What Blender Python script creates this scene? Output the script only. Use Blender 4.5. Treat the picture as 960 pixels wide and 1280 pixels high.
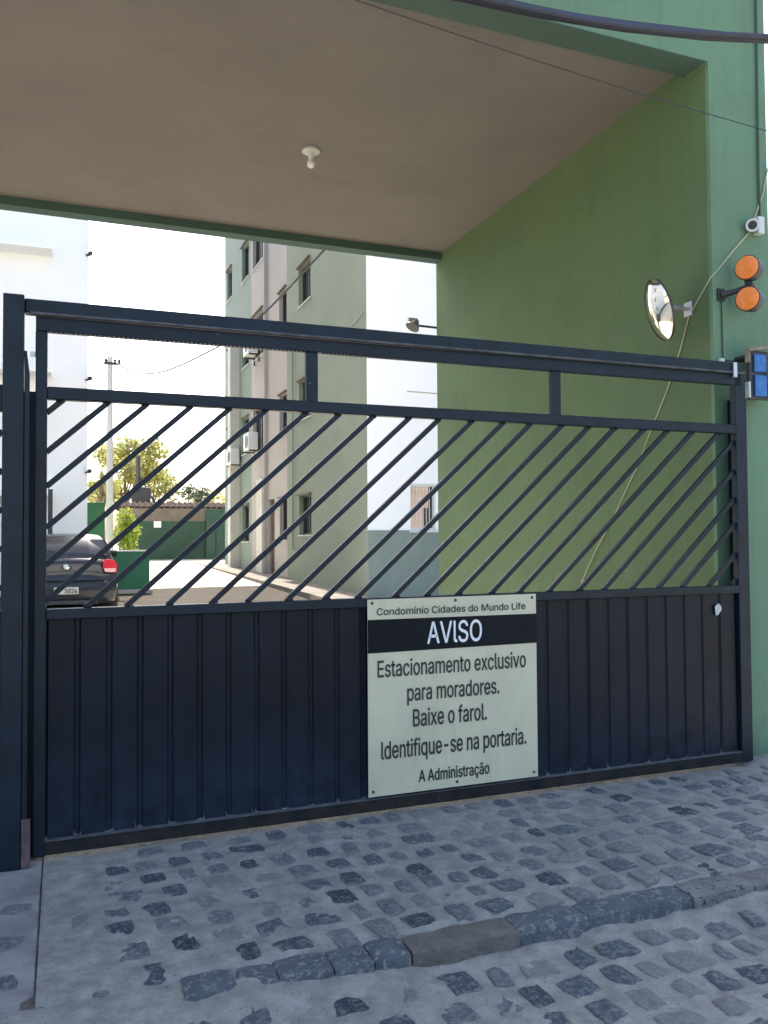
import bpy, bmesh, math, random
from mathutils import Vector, Matrix, noise
S = bpy.context.scene
COL = S.collection
for o in list(bpy.data.objects): bpy.data.objects.remove(o)
random.seed(7)
PI = math.pi
# ------------------------------------------------------------------ camera
cam = bpy.data.cameras.new('camera'); co = bpy.data.objects.new('camera', cam); COL.objects.link(co)
YAW, PIT, ROL = 0.370285, 0.0308276, -0.0064981
r0 = Vector((math.cos(YAW), -math.sin(YAW), 0)); fw = Vector((math.sin(YAW)*math.cos(PIT), math.cos(YAW)*math.cos(PIT), math.sin(PIT)))
u0 = r0.cross(fw)
rr = r0*math.cos(ROL) + u0*math.sin(ROL); uu = -r0*math.sin(ROL) + u0*math.cos(ROL)
M = Matrix((rr, uu, -fw)).transposed().to_4x4(); M.translation = (0, 0, 1.5)
co.matrix_world = M
cam.sensor_fit = 'HORIZONTAL'; cam.sensor_width = 36; cam.lens = 36*1034.53/960
cam.clip_start = .05; cam.clip_end = 3000
S.camera = co
S.render.resolution_x = 768; S.render.resolution_y = 1024
# ------------------------------------------------------------------ sky + sun
SUN_EL, SUN_AZ = math.radians(52), math.radians(1)      # azimuth from +Y towards +X
w = bpy.data.worlds.new('World'); S.world = w; w.use_nodes = True
nt = w.node_tree; bg = nt.nodes['Background']
sky = nt.nodes.new('ShaderNodeTexSky'); sky.sky_type = 'NISHITA'; sky.sun_disc = False
sky.sun_elevation = SUN_EL; sky.sun_rotation = SUN_AZ; sky.air_density = 1.0; sky.dust_density = 4.5; sky.ozone_density = 2.2
nt.links.new(sky.outputs[0], bg.inputs[0]); bg.inputs[1].default_value = .15
sl = bpy.data.lights.new('sun', 'SUN'); sl.energy = 4.0; sl.angle = math.radians(.5); sl.color = (1, .95, .86)
so = bpy.data.objects.new('sun', sl); COL.objects.link(so)
sd = Vector((math.sin(SUN_AZ)*math.cos(SUN_EL), math.cos(SUN_AZ)*math.cos(SUN_EL), math.sin(SUN_EL)))
so.rotation_euler = sd.to_track_quat('Z', 'Y').to_euler(); so.location = (0, 0, 40)
S.view_settings.view_transform = 'Standard'; S.view_settings.look = 'None'
S.view_settings.exposure = 1.8; S.view_settings.gamma = 1
S.render.engine = 'CYCLES'

# ------------------------------------------------------------------ materials
def mat(name, col, rough=.7, metal=0., var=.12, vscale=3., bump=.0, bscale=60., col2=None, spec=.5, stains=0., emis=None, streak=0., speck=None, splash_sheen=None):
    m = bpy.data.materials.new(name); m.use_nodes = True
    n = m.node_tree.nodes; L = m.node_tree.links; b = n['Principled BSDF']
    b.inputs['Roughness'].default_value = rough; b.inputs['Metallic'].default_value = metal
    b.inputs['Specular IOR Level'].default_value = spec
    tc = n.new('ShaderNodeTexCoord')
    def nz(scale, det=5, vec=None, rg=.6):
        t = n.new('ShaderNodeTexNoise'); t.inputs['Scale'].default_value = scale; t.inputs['Detail'].default_value = det; t.inputs['Roughness'].default_value = rg
        L.new(vec or tc.outputs['Object'], t.inputs['Vector']); return t
    def ramp(src, a, bb, c0, c1):
        r = n.new('ShaderNodeValToRGB'); r.color_ramp.elements[0].position = a; r.color_ramp.elements[1].position = bb
        r.color_ramp.elements[0].color = (*c0, 1); r.color_ramp.elements[1].color = (*c1, 1); L.new(src, r.inputs[0]); return r
    c2 = col2 or tuple(min(1, x*(1+var)) for x in col); c1 = col if col2 else tuple(x*(1-var) for x in col)
    out = ramp(nz(vscale).outputs['Fac'], .35, .65, c1, c2).outputs[0]
    def mix(fac, a, colr, k=1.):
        x = n.new('ShaderNodeMix'); x.data_type = 'RGBA'
        mm = n.new('ShaderNodeMath'); mm.operation = 'MULTIPLY'; mm.inputs[1].default_value = k; L.new(fac, mm.inputs[0])
        L.new(mm.outputs[0], x.inputs['Factor']); L.new(a, x.inputs['A']); x.inputs['B'].default_value = (*colr, 1); return x.outputs['Result']
    if stains:
        f = ramp(nz(1.3, 8, rg=.7).outputs['Fac'], .5, .7, (0, 0, 0), (1, 1, 1)).outputs[0]
        out = mix(f, out, tuple(x*.55 for x in col), stains)
    if streak:
        mp = n.new('ShaderNodeMapping'); mp.inputs['Scale'].default_value = (9, 9, .5); L.new(tc.outputs['Object'], mp.inputs[0])
        f = ramp(nz(1.6, 6, mp.outputs[0], .7).outputs['Fac'], .5, .78, (0, 0, 0), (1, 1, 1)).outputs[0]
        out = mix(f, out, tuple(min(1, x*2.2+.003) for x in col) if streak < 0 else tuple(x*.5 for x in col), abs(streak))
    if speck:
        f = ramp(nz(speck[1], 3, rg=.7).outputs['Fac'], speck[2], speck[2]+.06, (0, 0, 0), (1, 1, 1)).outputs[0]
        out = mix(f, out, speck[0], 1.)
    if splash_sheen:      # foot tint: road dirt, plus blue sheen painted onto the gate sheets: (colour, height, strength)
        sx = n.new('ShaderNodeSeparateXYZ'); L.new(tc.outputs['Object'], sx.inputs[0])
        zr = n.new('ShaderNodeMapRange'); zr.inputs[1].default_value = splash_sheen[1]; zr.inputs[2].default_value = 0; zr.inputs[3].default_value = 0; zr.inputs[4].default_value = 1; L.new(sx.outputs['Z'], zr.inputs[0])
        ns_ = nz(4.5, 8, rg=.75); mu = n.new('ShaderNodeMath'); mu.operation = 'MULTIPLY'; L.new(zr.outputs[0], mu.inputs[0])
        rp = ramp(ns_.outputs['Fac'], .35, .68, (.1, .1, .1), (1, 1, 1)); L.new(rp.outputs[0], mu.inputs[1])
        out = mix(mu.outputs[0], out, splash_sheen[0], splash_sheen[2])
    L.new(out, b.inputs['Base Color'])
    rv = n.new('ShaderNodeMapRange'); rv.inputs[3].default_value = max(0, rough-.08); rv.inputs[4].default_value = min(1, rough+.1)
    L.new(nz(vscale*4).outputs['Fac'], rv.inputs[0]); L.new(rv.outputs[0], b.inputs['Roughness'])
    if bump:
        bp = n.new('ShaderNodeBump'); bp.inputs['Strength'].default_value = 1; bp.inputs['Distance'].default_value = bump
        L.new(nz(bscale, 6).outputs['Fac'], bp.inputs['Height']); L.new(bp.outputs[0], b.inputs['Normal'])
    if emis:
        b.inputs['Emission Color'].default_value = (*emis[:3], 1); b.inputs['Emission Strength'].default_value = emis[3]
    return m
MT = dict(
 facade=mat('green_facade_paint', (.135, .245, .145), .75, var=.07, vscale=1.2, bump=.003, bscale=35, splash_sheen=((.08, .10, .08), .6, .6), stains=.35, streak=.35),
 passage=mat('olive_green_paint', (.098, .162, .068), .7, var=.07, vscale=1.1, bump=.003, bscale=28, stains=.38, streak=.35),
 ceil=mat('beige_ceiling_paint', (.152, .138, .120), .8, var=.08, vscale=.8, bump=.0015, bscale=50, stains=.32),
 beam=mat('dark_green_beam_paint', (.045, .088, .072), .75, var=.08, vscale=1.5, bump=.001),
 gate=mat('blue_black_gate_paint', (.006, .0135, .022), .42, var=.3, vscale=5, spec=.3, bump=.0008, bscale=40, streak=-.35, speck=((.25, .27, .28), 38, .74)),
 gate_sheet=mat('navy_gate_sheet_paint', (.0022, .0055, .012), .42, var=.35, vscale=3, spec=.25, bump=.003, bscale=5, splash_sheen=((.024, .038, .062), .65, .95), streak=-.5, stains=.4),  # blue tint at the foot is painted sheen as well as dirt
 railfoot=mat('grimy_rail_paint', (.010, .014, .018), .7, col2=(.035, .028, .022), vscale=9, bump=.003, bscale=30, spec=.2, streak=.3),
 dust=mat('pale_dust_highlight', (.085, .09, .095), .95, var=.3, vscale=14, bump=.002),
 rust=mat('rusty_pink_primer', (.10, .065, .065), .85, var=.4, vscale=12, bump=.001),
 sign=mat('cream_sign_paint', (.63, .59, .40), .5, var=.05, vscale=4, stains=.3, streak=.35, speck=((.33, .25, .15), 24, .72)),
 band=mat('black_sign_paint', (.006, .008, .011), .5, var=.2, spec=.15),
 ink=mat('sign_lettering_black', (.03, .033, .035), .5, var=.1),
 white=mat('white_lettering', (.8, .82, .82), .5, var=.03),
 mortar=mat('sandy_mortar', (.23, .215, .185), .95, col2=(.35, .33, .285), vscale=11, bump=.009, bscale=60, stains=.4, speck=((.085, .09, .095), 75, .63)),
 kerbdark=mat('dark_kerb_stone', (.085, .10, .115), .85, col2=(.13, .145, .155), vscale=10, bump=.02, bscale=45, stains=.2, speck=((.24, .235, .22), 34, .55)),
 kerbbrown=mat('brown_kerb_stone', (.13, .112, .095), .9, col2=(.20, .178, .15), vscale=9, bump=.02, bscale=50, stains=.3, speck=((.20, .19, .175), 30, .62)),
 kerbm=mat('rough_kerb_granite', (.17, .16, .145), .9, col2=(.27, .255, .225), vscale=9, bump=.02, bscale=60, stains=.4, speck=((.05, .055, .06), 40, .57)),
 sand=mat('dusty_concrete', (.22, .20, .185), .95, col2=(.33, .30, .28), vscale=5, bump=.008, bscale=35, stains=.4, speck=((.12, .11, .11), 90, .66)),
 shade_paving=mat('shade_toned_paving', (.034, .027, .021), .95, col2=(.05, .04, .03), spec=.15, vscale=2, bump=.004, bscale=60, stains=.3),  # dark colour stands for the shade lying over the near yard
 concrete=mat('pale_yard_concrete', (.42, .38, .31), .9, col2=(.50, .45, .37), vscale=.8, bump=.003, bscale=40, stains=.25),
 earth=mat('dry_earth', (.22, .18, .13), .95, col2=(.30, .25, .18), vscale=.3, bump=.01, bscale=5),
 bgreen=mat('apartment_green_paint', (.20, .235, .17), .8, var=.06, vscale=.5, bump=.002, bscale=30, stains=.15, streak=.1),
 bteal=mat('apartment_pale_green_paint', (.19, .25, .21), .8, var=.06, vscale=.5, bump=.002, bscale=30, stains=.12, streak=.1),
 bpink=mat('apartment_pink_paint', (.365, .34, .315), .8, var=.06, vscale=.5, bump=.002, bscale=30, stains=.15, streak=.15),
 bolive=mat('apartment_olive_paint', (.27, .27, .17), .8, var=.06, vscale=.5, bump=.002, bscale=30, stains=.15),
 bwhite=mat('white_wall_paint', (.84, .84, .82), .75, var=.02, vscale=.5, bump=.001, bscale=30),
 dado=mat('grey_green_dado_paint', (.19, .235, .20), .8, var=.08, vscale=1, bump=.002, bscale=30, stains=.2, streak=.1),
 pale=mat('pale_grey_paint', (.50, .50, .45), .7, var=.06, vscale=2, stains=.15),
 glass=mat('dark_window_glass', (.018, .022, .022), .12, var=.1, spec=.6),
 dark=mat('dark_metal', (.03, .032, .035), .45, var=.2, vscale=8),
 darkbrown=mat('dark_brown_wood', (.06, .042, .032), .6, var=.25, vscale=5),
 alu=mat('aluminium', (.55, .56, .55), .35, metal=.8, var=.05),
 plastic=mat('white_plastic', (.62, .64, .63), .4, var=.04),
 fgreen=mat('deep_green_wall_paint', (.015, .05, .033), .75, var=.12, vscale=1.2, stains=.3, streak=.2),
 lgreen=mat('grass_green_wall_paint', (.035, .15, .07), .75, var=.1, vscale=1.2, stains=.2, streak=.1),
 fgreen2=mat('teal_green_door_paint', (.014, .055, .045), .5, var=.12, vscale=1.2, streak=.2),
 render=mat('grey_brown_render', (.13, .11, .09), .9, var=.2, vscale=2, stains=.5, bump=.01, bscale=12),
 tile=mat('brown_roof_tile', (.03, .02, .017), .95, spec=.05, var=.3, vscale=6, bump=.004),
 bark=mat('tree_bark', (.12, .09, .065), .9, var=.3, vscale=8, bump=.01, bscale=20),
 leafy=mat('olive_leaves', (.36, .36, .10), .6, var=.4, vscale=1.5),
 leafd=mat('dark_green_leaves', (.05, .085, .025), .6, var=.4, vscale=1.5),
 lime=mat('lime_leaves', (.34, .42, .05), .55, var=.3, vscale=5),
 cablem=mat('black_cable', (.025, .03, .045), .5, var=.2, vscale=12),
 wire=mat('cream_wire', (.46, .45, .28), .6, var=.1),
 amber=mat('amber_lens', (1.0, .27, .04), .25, var=.12, vscale=30, spec=.6),
 mirror=mat('mirror_glass', (.90, .88, .80), .06, metal=1., var=.02),
 blue=mat('blue_tape', (.025, .14, .40), .35, var=.25, vscale=25),
 tan=mat('tan_plate', (.25, .215, .17), .7, var=.25, vscale=14),
 carp=mat('black_car_paint', (.012, .014, .018), .2, var=.1, spec=.45),
 carg=mat('tinted_car_glass', (.02, .026, .036), .12, var=.05, spec=.2),
 chrome=mat('chrome', (.75, .77, .78), .12, metal=1., var=.02),
 red=mat('red_tail_lens', (.55, .02, .04), .2, var=.1, vscale=20),
 pinkl=mat('pale_reverse_lens', (.75, .45, .45), .2, var=.1),
 tyre=mat('tyre_rubber', (.02, .02, .02), .85, var=.2, bump=.002),
 curtain=mat('peach_curtain', (.72, .45, .30), .9, col2=(.85, .66, .5), vscale=6),
 patch=mat('torn_white_sticker', (.50, .53, .52), .7, var=.1, vscale=40),
 bulb=mat('bulb_glass', (.72, .66, .62), .3, var=.03),
)
# leaves let some light through
for k in ('leafy', 'leafd', 'lime'):
    m = MT[k]; n = m.node_tree.nodes; L = m.node_tree.links; b = n['Principled BSDF']
    t = n.new('ShaderNodeBsdfTranslucent'); x = n.new('ShaderNodeMixShader'); x.inputs[0].default_value = .45
    L.new(b.inputs['Base Color'].links[0].from_socket, t.inputs[0]); L.new(b.outputs[0], x.inputs[1]); L.new(t.outputs[0], x.inputs[2])
    L.new(x.outputs[0], n['Material Output'].inputs[0])
# cobble material: tone differs stone by stone
def cobble_mat():
    m = bpy.data.materials.new('blue_grey_cobble'); m.use_nodes = True
    n = m.node_tree.nodes; L = m.node_tree.links; b = n['Principled BSDF']; b.inputs['Roughness'].default_value = .8
    oi = n.new('ShaderNodeObjectInfo'); tc = n.new('ShaderNodeTexCoord')
    r = n.new('ShaderNodeValToRGB'); e = r.color_ramp.elements
    e[0].position = 0; e[0].color = (.035, .048, .062, 1); e[1].position = 1; e[1].color = (.25, .24, .215, 1)
    k = e.new(.18); k.color = (.080, .105, .128, 1); k = e.new(.5); k.color = (.145, .165, .178, 1)
    L.new(oi.outputs['Random'], r.inputs[0])
    t = n.new('ShaderNodeTexNoise'); t.inputs['Scale'].default_value = 2.6; t.inputs['Detail'].default_value = 10; t.inputs['Roughness'].default_value = .82; t.inputs['Distortion'].default_value = .6
    va = n.new('ShaderNodeVectorMath'); va.operation = 'ADD'; L.new(tc.outputs['Object'], va.inputs[0]); L.new(oi.outputs['Location'], va.inputs[1]); L.new(va.outputs[0], t.inputs[0])
    r2 = n.new('ShaderNodeValToRGB'); r2.color_ramp.elements[0].position = .50; r2.color_ramp.elements[1].position = .60; mpv = n.new('ShaderNodeMapping'); mpv.inputs['Scale'].default_value = (1, 1, 0); L.new(tc.outputs['Object'], mpv.inputs[0])
    ln_ = n.new('ShaderNodeVectorMath'); ln_.operation = 'LENGTH'; L.new(mpv.outputs[0], ln_.inputs[0])
    ed = n.new('ShaderNodeMapRange'); ed.inputs[1].default_value = .75; ed.inputs[2].default_value = 1.3; ed.inputs[3].default_value = 0; ed.inputs[4].default_value = .10; L.new(ln_.outputs['Value'], ed.inputs[0])
    rs = n.new('ShaderNodeMath'); rs.operation = 'MULTIPLY_ADD'; rs.inputs[1].default_value = .07; L.new(oi.outputs['Random'], rs.inputs[0]); L.new(ed.outputs[0], rs.inputs[2])
    ad = n.new('ShaderNodeMath'); ad.operation = 'ADD'; L.new(t.outputs['Fac'], ad.inputs[0]); L.new(rs.outputs[0], ad.inputs[1]); L.new(ad.outputs[0], r2.inputs[0])
    mx = n.new('ShaderNodeMix'); mx.data_type = 'RGBA'; mm = n.new('ShaderNodeMath'); mm.operation = 'MULTIPLY'; mm.inputs[1].default_value = .9
    L.new(r2.outputs[0], mm.inputs[0]); L.new(mm.outputs[0], mx.inputs['Factor']); L.new(r.outputs[0], mx.inputs['A']); mx.inputs['B'].default_value = (.31, .295, .265, 1)
    L.new(mx.outputs['Result'], b.inputs['Base Color'])
    bp = n.new('ShaderNodeBump'); bp.inputs['Distance'].default_value = .016; L.new(t.outputs['Fac'], bp.inputs['Height']); L.new(bp.outputs[0], b.inputs['Normal'])
    return m
MT['cobble'] = cobble_mat()

# ------------------------------------------------------------------ helpers
class MB:
    def __init__(s): s.v = []; s.f = []; s.sm = []
    def add(s, v, f, smooth=False):
        b = len(s.v); s.v += [tuple(p) for p in v]; s.f += [tuple(i+b for i in q) for q in f]; s.sm += [smooth]*len(f); return s
    def box(s, a, b, bev=0.):
        x0, y0, z0 = a; x1, y1, z1 = b
        if not bev:
            v = [(x, y, z) for z in (z0, z1) for y in (y0, y1) for x in (x0, x1)]
            return s.add(v, [(0, 2, 3, 1), (4, 5, 7, 6), (0, 1, 5, 4), (2, 6, 7, 3), (0, 4, 6, 2), (1, 3, 7, 5)])
        bm = bmesh.new(); bmesh.ops.create_cube(bm, size=1)
        for q in bm.verts: q.co = Vector(((x0+x1)/2+q.co.x*(x1-x0), (y0+y1)/2+q.co.y*(y1-y0), (z0+z1)/2+q.co.z*(z1-z0)))
        bmesh.ops.bevel(bm, geom=list(bm.edges), offset=bev, segments=1, affect='EDGES')
        bm.verts.index_update(); vv = [q.co.copy() for q in bm.verts]; ff = [[q.index for q in fc.verts] for fc in bm.faces]; bm.free()
        return s.add(vv, ff)
    def bar(s, p, q, w, h=None, up=(0, 0, 1)):          # rectangular bar from p to q
        p = Vector(p); q = Vector(q); d = (q-p).normalized(); up = Vector(up); sx = d.cross(up)
        if sx.length < 1e-4: sx = d.cross(Vector((1, 0, 0)))
        sx.normalize(); uz = sx.cross(d); h = h or w
        v = [c+sx*a*w/2+uz*b*h/2 for c in (p, q) for a, b in ((-1, -1), (1, -1), (1, 1), (-1, 1))]
        return s.add(v, [(3, 2, 1, 0), (4, 5, 6, 7), (0, 1, 5, 4), (1, 2, 6, 5), (2, 3, 7, 6), (3, 0, 4, 7)])
    def tube(s, pts, r, n=8, cap=True):
        pts = [Vector(p) for p in pts]; rs = r if isinstance(r, (list, tuple)) else [r]*len(pts); V = []; F = []
        ref = None
        for i, p in enumerate(pts):
            d = (pts[min(i+1, len(pts)-1)]-pts[max(i-1, 0)]).normalized()
            if ref is None: ref = d.orthogonal().normalized()
            ref = (ref-d*ref.dot(d)).normalized(); o = d.cross(ref)
            V += [p+(ref*math.cos(2*PI*k/n)+o*math.sin(2*PI*k/n))*rs[i] for k in range(n)]
        for i in range(len(pts)-1):
            F += [(i*n+k, i*n+(k+1) % n, (i+1)*n+(k+1) % n, (i+1)*n+k) for k in range(n)]
        if cap: F += [tuple(range(n))[::-1], tuple((len(pts)-1)*n+k for k in range(n))]
        return s.add(V, F, True)
    def lathe(s, c, ax, prof, n=24):                    # prof: (distance along axis, radius)
        ax = Vector(ax).normalized(); a = ax.orthogonal().normalized(); b = ax.cross(a); c = Vector(c); V = []; F = []
        for t, r in prof: V += [c+ax*t+(a*math.cos(2*PI*k/n)+b*math.sin(2*PI*k/n))*max(r, 1e-4) for k in range(n)]
        for i in range(len(prof)-1): F += [(i*n+k, i*n+(k+1) % n, (i+1)*n+(k+1) % n, (i+1)*n+k) for k in range(n)]
        return s.add(V, F, True)
    def prism(s, poly, ax, a, b):                       # polygon in the two other axes, extruded along axis ax
        def P(u, w, t): l = [u, w]; l.insert(ax, t); return l
        n = len(poly); V = [P(u, w, a) for u, w in poly]+[P(u, w, b) for u, w in poly]
        return s.add(V, [tuple(range(n))[::-1], tuple(range(n, 2*n))]+[(i, (i+1) % n, n+(i+1) % n, n+i) for i in range(n)])
    def mesh(s, name, m):
        me = bpy.data.meshes.new(name); me.from_pydata(s.v, [], s.f)
        me.polygons.foreach_set('use_smooth', s.sm); me.update()
        bm = bmesh.new(); bm.from_mesh(me)
        if len(bm.faces) < 30000: bmesh.ops.recalc_face_normals(bm, faces=bm.faces)
        bm.to_mesh(me); bm.free()
        if any(s.sm): 
            try: me.set_sharp_from_angle(angle=math.radians(40))
            except Exception: pass
        me.materials.append(MT[m] if isinstance(m, str) else m); return me
    def build(s, name, m, parent=None, label=None, kind=None, loc=None):
        o = bpy.data.objects.new(name, s.mesh(name, m)); COL.objects.link(o)
        if parent is not None:
            o.parent = parent; o.matrix_parent_inverse = Matrix.Translation(parent_world(parent)).inverted() if loc is None else Matrix()
        if loc is not None: o.location = loc
        if label: o['label'] = label
        if kind: o['kind'] = kind
        return o
WL = {}
def parent_world(p):
    v = Vector(p.location)
    if p.parent is not None and p.name in WL: return WL[p.name]
    q = p
    if p.parent is not None: return Vector((0, 0, 0))
    return v
def thing(name, label, cat, loc=(0, 0, 0), group=None):
    o = bpy.data.objects.new(name, None); COL.objects.link(o); o.location = loc; o.empty_display_size = .1
    return tag(o, label, cat, group)
def tag(o, label, cat, group=None):
    o['label'] = label; o['category'] = cat
    if group: o['group'] = group
    return o
def struct(o): o['kind'] = 'structure'; return o
def piece(name, me, parent, loc=(0, 0, 0), rot=(0, 0, 0), sc=(1, 1, 1)):
    o = bpy.data.objects.new(name, me); COL.objects.link(o); o.parent = parent
    if parent is not None and parent.type == 'EMPTY': o.matrix_parent_inverse = Matrix.Translation(parent.location).inverted()
    o.location = loc; o.rotation_euler = rot; o.scale = sc; return o
def wall(ax, t0, t1, ur, zr, holes, name, m, parent, label=None):
    """wall slab normal to axis ax between t0 and t1, with rectangular holes (u0,u1,z0,z1) cut through"""
    us = sorted({ur[0], ur[1], *[h[0] for h in holes], *[h[1] for h in holes]}); us = [u for u in us if ur[0] <= u <= ur[1]]
    zs = sorted({zr[0], zr[1], *[h[2] for h in holes], *[h[3] for h in holes]}); zs = [z for z in zs if zr[0] <= z <= zr[1]]
    inh = lambda u, z: any(h[0] < u < h[1] and h[2] < z < h[3] for h in holes)
    P = (lambda t, u, z: (t, u, z)) if ax == 0 else (lambda t, u, z: (u, t, z))
    b = MB(); nu, nz_ = len(us)-1, len(zs)-1
    solid = [[not inh((us[i]+us[i+1])/2, (zs[j]+zs[j+1])/2) for j in range(nz_)] for i in range(nu)]
    for i in range(nu):
        for j in range(nz_):
            if not solid[i][j]: continue
            u0, u1, z0, z1 = us[i], us[i+1], zs[j], zs[j+1]
            for t in (t0, t1): b.add([P(t, u0, z0), P(t, u1, z0), P(t, u1, z1), P(t, u0, z1)], [(0, 1, 2, 3)])
            for di, dj, q in ((-1, 0, (u0, z0, u0, z1)), (1, 0, (u1, z0, u1, z1)), (0, -1, (u0, z0, u1, z0)), (0, 1, (u0, z1, u1, z1))):
                a, c = i+di, j+dj
                if not (0 <= a < nu and 0 <= c < nz_ and solid[a][c]):
                    b.add([P(t0, q[0], q[1]), P(t1, q[0], q[1]), P(t1, q[2], q[3]), P(t0, q[2], q[3])], [(0, 1, 2, 3)])
    me = bpy.data.meshes.new(name); me.from_pydata(b.v, [], b.f); bm = bmesh.new(); bm.from_mesh(me)
    bmesh.ops.remove_doubles(bm, verts=bm.verts, dist=1e-5); bmesh.ops.recalc_face_normals(bm, faces=bm.faces); bm.to_mesh(me); bm.free()
    me.materials.append(MT[m]); o = bpy.data.objects.new(name, me); COL.objects.link(o)
    if parent is not None: o.parent = parent; o.matrix_parent_inverse = Matrix.Translation(parent.location).inverted()
    if label: o['label'] = label
    return o
FONT = None
try:
    import os
    fp = os.path.join(bpy.utils.system_resource('DATAFILES', path='fonts'), 'Inter.woff2')
    if os.path.exists(fp): FONT = bpy.data.fonts.load(fp)
except Exception: FONT = None
def text_mesh(name, s, x0, x1, z0, y, zh, m, parent, bold=.0):
    """lettering facing -Y, one mesh per word: baseline z0, ascender height zh, line stretched to x0..x1"""
    def raw(t_):
        c = bpy.data.curves.new(name, 'FONT'); c.body = t_; c.size = 1; c.resolution_u = 4; c.fill_mode = 'FRONT'
        if FONT: c.font = FONT
        t = bpy.data.objects.new('tmp', c); COL.objects.link(t); bpy.context.view_layer.update()
        me = bpy.data.meshes.new_from_object(t.evaluated_get(bpy.context.evaluated_depsgraph_get())); bpy.data.objects.remove(t)
        xs = [v.co.x for v in me.vertices]; return me, min(xs), max(xs)
    s = s.replace('I', 'l') if FONT else s; _, a, b = raw(s); words_ = s.split(' '); eb = raw('E')[0]; H = max(v.co.y for v in eb.vertices)
    for i, wd in enumerate(words_):
        me, wa, wb = raw(wd); _, pa, pb = raw(' '.join(words_[:i+1])); sh = pb-wb
        B_ = MB(); base = [v.co.copy() for v in me.vertices]; F_ = [tuple(p.vertices) for p in me.polygons]
        for k, (dx, dz) in enumerate(((0, 0), (bold, 0), (-bold, 0), (0, bold), (0, -bold), (bold*.7, bold*.7), (-bold*.7, -bold*.7))[:7 if bold else 1]):
            f = lambda c, yy: (x0+(c.x+sh-a)/(b-a)*(x1-x0)+dx, yy, z0+c.y/H*zh+dz)
            B_.add([f(c, y-.0004*(k+1)) for c in base], F_)
        o = bpy.data.objects.new(name, B_.mesh(name, m)); COL.objects.link(o); o.parent = parent
        o.matrix_parent_inverse = Matrix.Translation(parent.location).inverted()
def nzv(x, y, s=1.): return noise.noise(Vector((x*s, y*s, 3.7)))
def sheet(name, x0, x1, y0, y1, nx, ny, zf, m, parent=None):
    V = [(x0+(x1-x0)*i/nx, y0+(y1-y0)*j/ny, 0) for j in range(ny+1) for i in range(nx+1)]
    V = [(x, y, zf(x, y)) for x, y, _ in V]
    F = [(j*(nx+1)+i, j*(nx+1)+i+1, (j+1)*(nx+1)+i+1, (j+1)*(nx+1)+i) for j in range(ny) for i in range(nx)]
    return MB().add(V, F, True).build(name, m, parent)

# ================================================================== SETTING: ground, street, sidewalk, yard
def yz(y): return .02*(min(max(y, 5), 42)-5)
def gz(x, y):
    return (-.16 if y < 4.5 else yz(y)-.05)
ys = [-800, -100, -30, 2.0, 4.49, 5, 42, 100, 900]
V = [(x, y, gz(x, y)) for y in ys for x in (-900, 900)]
struct(MB().add(V, [(2*i, 2*i+1, 2*i+3, 2*i+2) for i in range(len(ys)-1)]).build('ground', 'earth'))
def fill(x, y):     # sand drifted over the kerb on the left part
    return 1/(1+math.exp((x-.95)*7))
KY = 2.80
def bed_side(x, y):
    return .010*nzv(x, y, 3.1)+.004*nzv(x, y, 9)-.002 - max(0, (3.0-y))*.05 - max(0, 2.97-y)*.4
def mort_side(x, y):
    return bed_side(x, y)+.005*nzv(x+5, y, 11)+.005*nzv(x, y, 23)+.0025*nzv(x, y, 55)+.0015*nzv(x, y, 110)+.0055/(1+math.exp((x-.85)*4))
def mort_street(x, y, fine=True):
    base = -.085+.014*nzv(x, y, 2.3)+.006*nzv(x, y, 8)+(.005*nzv(x, y, 17)+.004*nzv(x, y, 40)+.002*nzv(x, y, 90) if fine else 0)
    t = max(0, min(1, (y-2.15)/.62))
    return base+fill(x, y)*t*t*.058+t*t*t*.022*(1+nzv(x, y, 1.7))*(1 if x > 1.9 else 0.3)+max(0, min(1, (y-2.55)/.25))*.012*(1+nzv(x, y, 6))
sidewalk = struct(sheet('sidewalk', -.075, 8.0, KY+.10, 4.42, 440, 84, mort_side, 'mortar'))
street = struct(sheet('street', -2, 6, 1.2, KY+.13, 480, 96, mort_street, 'mortar'))
for xa_, xb_, ya_, yb_ in ((-6, 10, -1.2, 1.201), (-6, -1.999, 1.2, KY+.1), (5.999, 10, 1.2, KY+.1)):
    struct(sheet('street', xa_, xb_, ya_, yb_, 60, 24, mort_street, 'mortar'))
struct(sheet('far_street', -60, 60, -7, -1.19, 60, 6, lambda x, y: -.09+.01*nzv(x, y, 1), 'mortar'))
for a, b in ((-60, -6.0), (10.0, 60)):
    struct(sheet('street', a, b, -1.2, 2.9, 60, 6, lambda x, y: -.092+.01*nzv(x, y, 1), 'mortar'))
struct(sheet('pavement', -9, -.083, 2.86, 4.42, 220, 40, lambda x, y: .004+.014*nzv(x, y, 4)+.01*nzv(x, y, 11)-max(0, (3.05-y))*.12, 'sand'))
struct(sheet('pavement', 8.0, 40, 2.86, 4.42, 40, 4, lambda x, y: .0, 'sand'))
struct(MB().box((-9, 4.42, -.1), (12, 9.2, -.004)).build('passage_floor', 'concrete'))
struct(sheet('courtyard_concrete', -14, 26, 9.0, 16.6, 10, 10, lambda x, y: yz(y)-.003, 'concrete'))  # hidden behind the gate, made pale to bounce sun onto the fronts
struct(sheet('courtyard_shade_band', -14, 26, 16.5, 20.6, 10, 10, lambda x, y: yz(y)+.001, 'shade_paving'))  # near yard band, shade put into the paving colour
struct(sheet('courtyard_concrete', -14, 26, 20.5, 38, 10, 14, lambda x, y: yz(y)+.006, 'concrete'))
struct(MB().prism([(15.0, .1), (33, .1), (33, yz(33)+.03), (15.0, .33)], 0, 4.75, 5.75).build('apron_walkway', 'render'))

struct(MB().box((-.12, 2.87, -.2), (-.05, 4.42, -.007)).build('joint_filler', 'render'))
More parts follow.
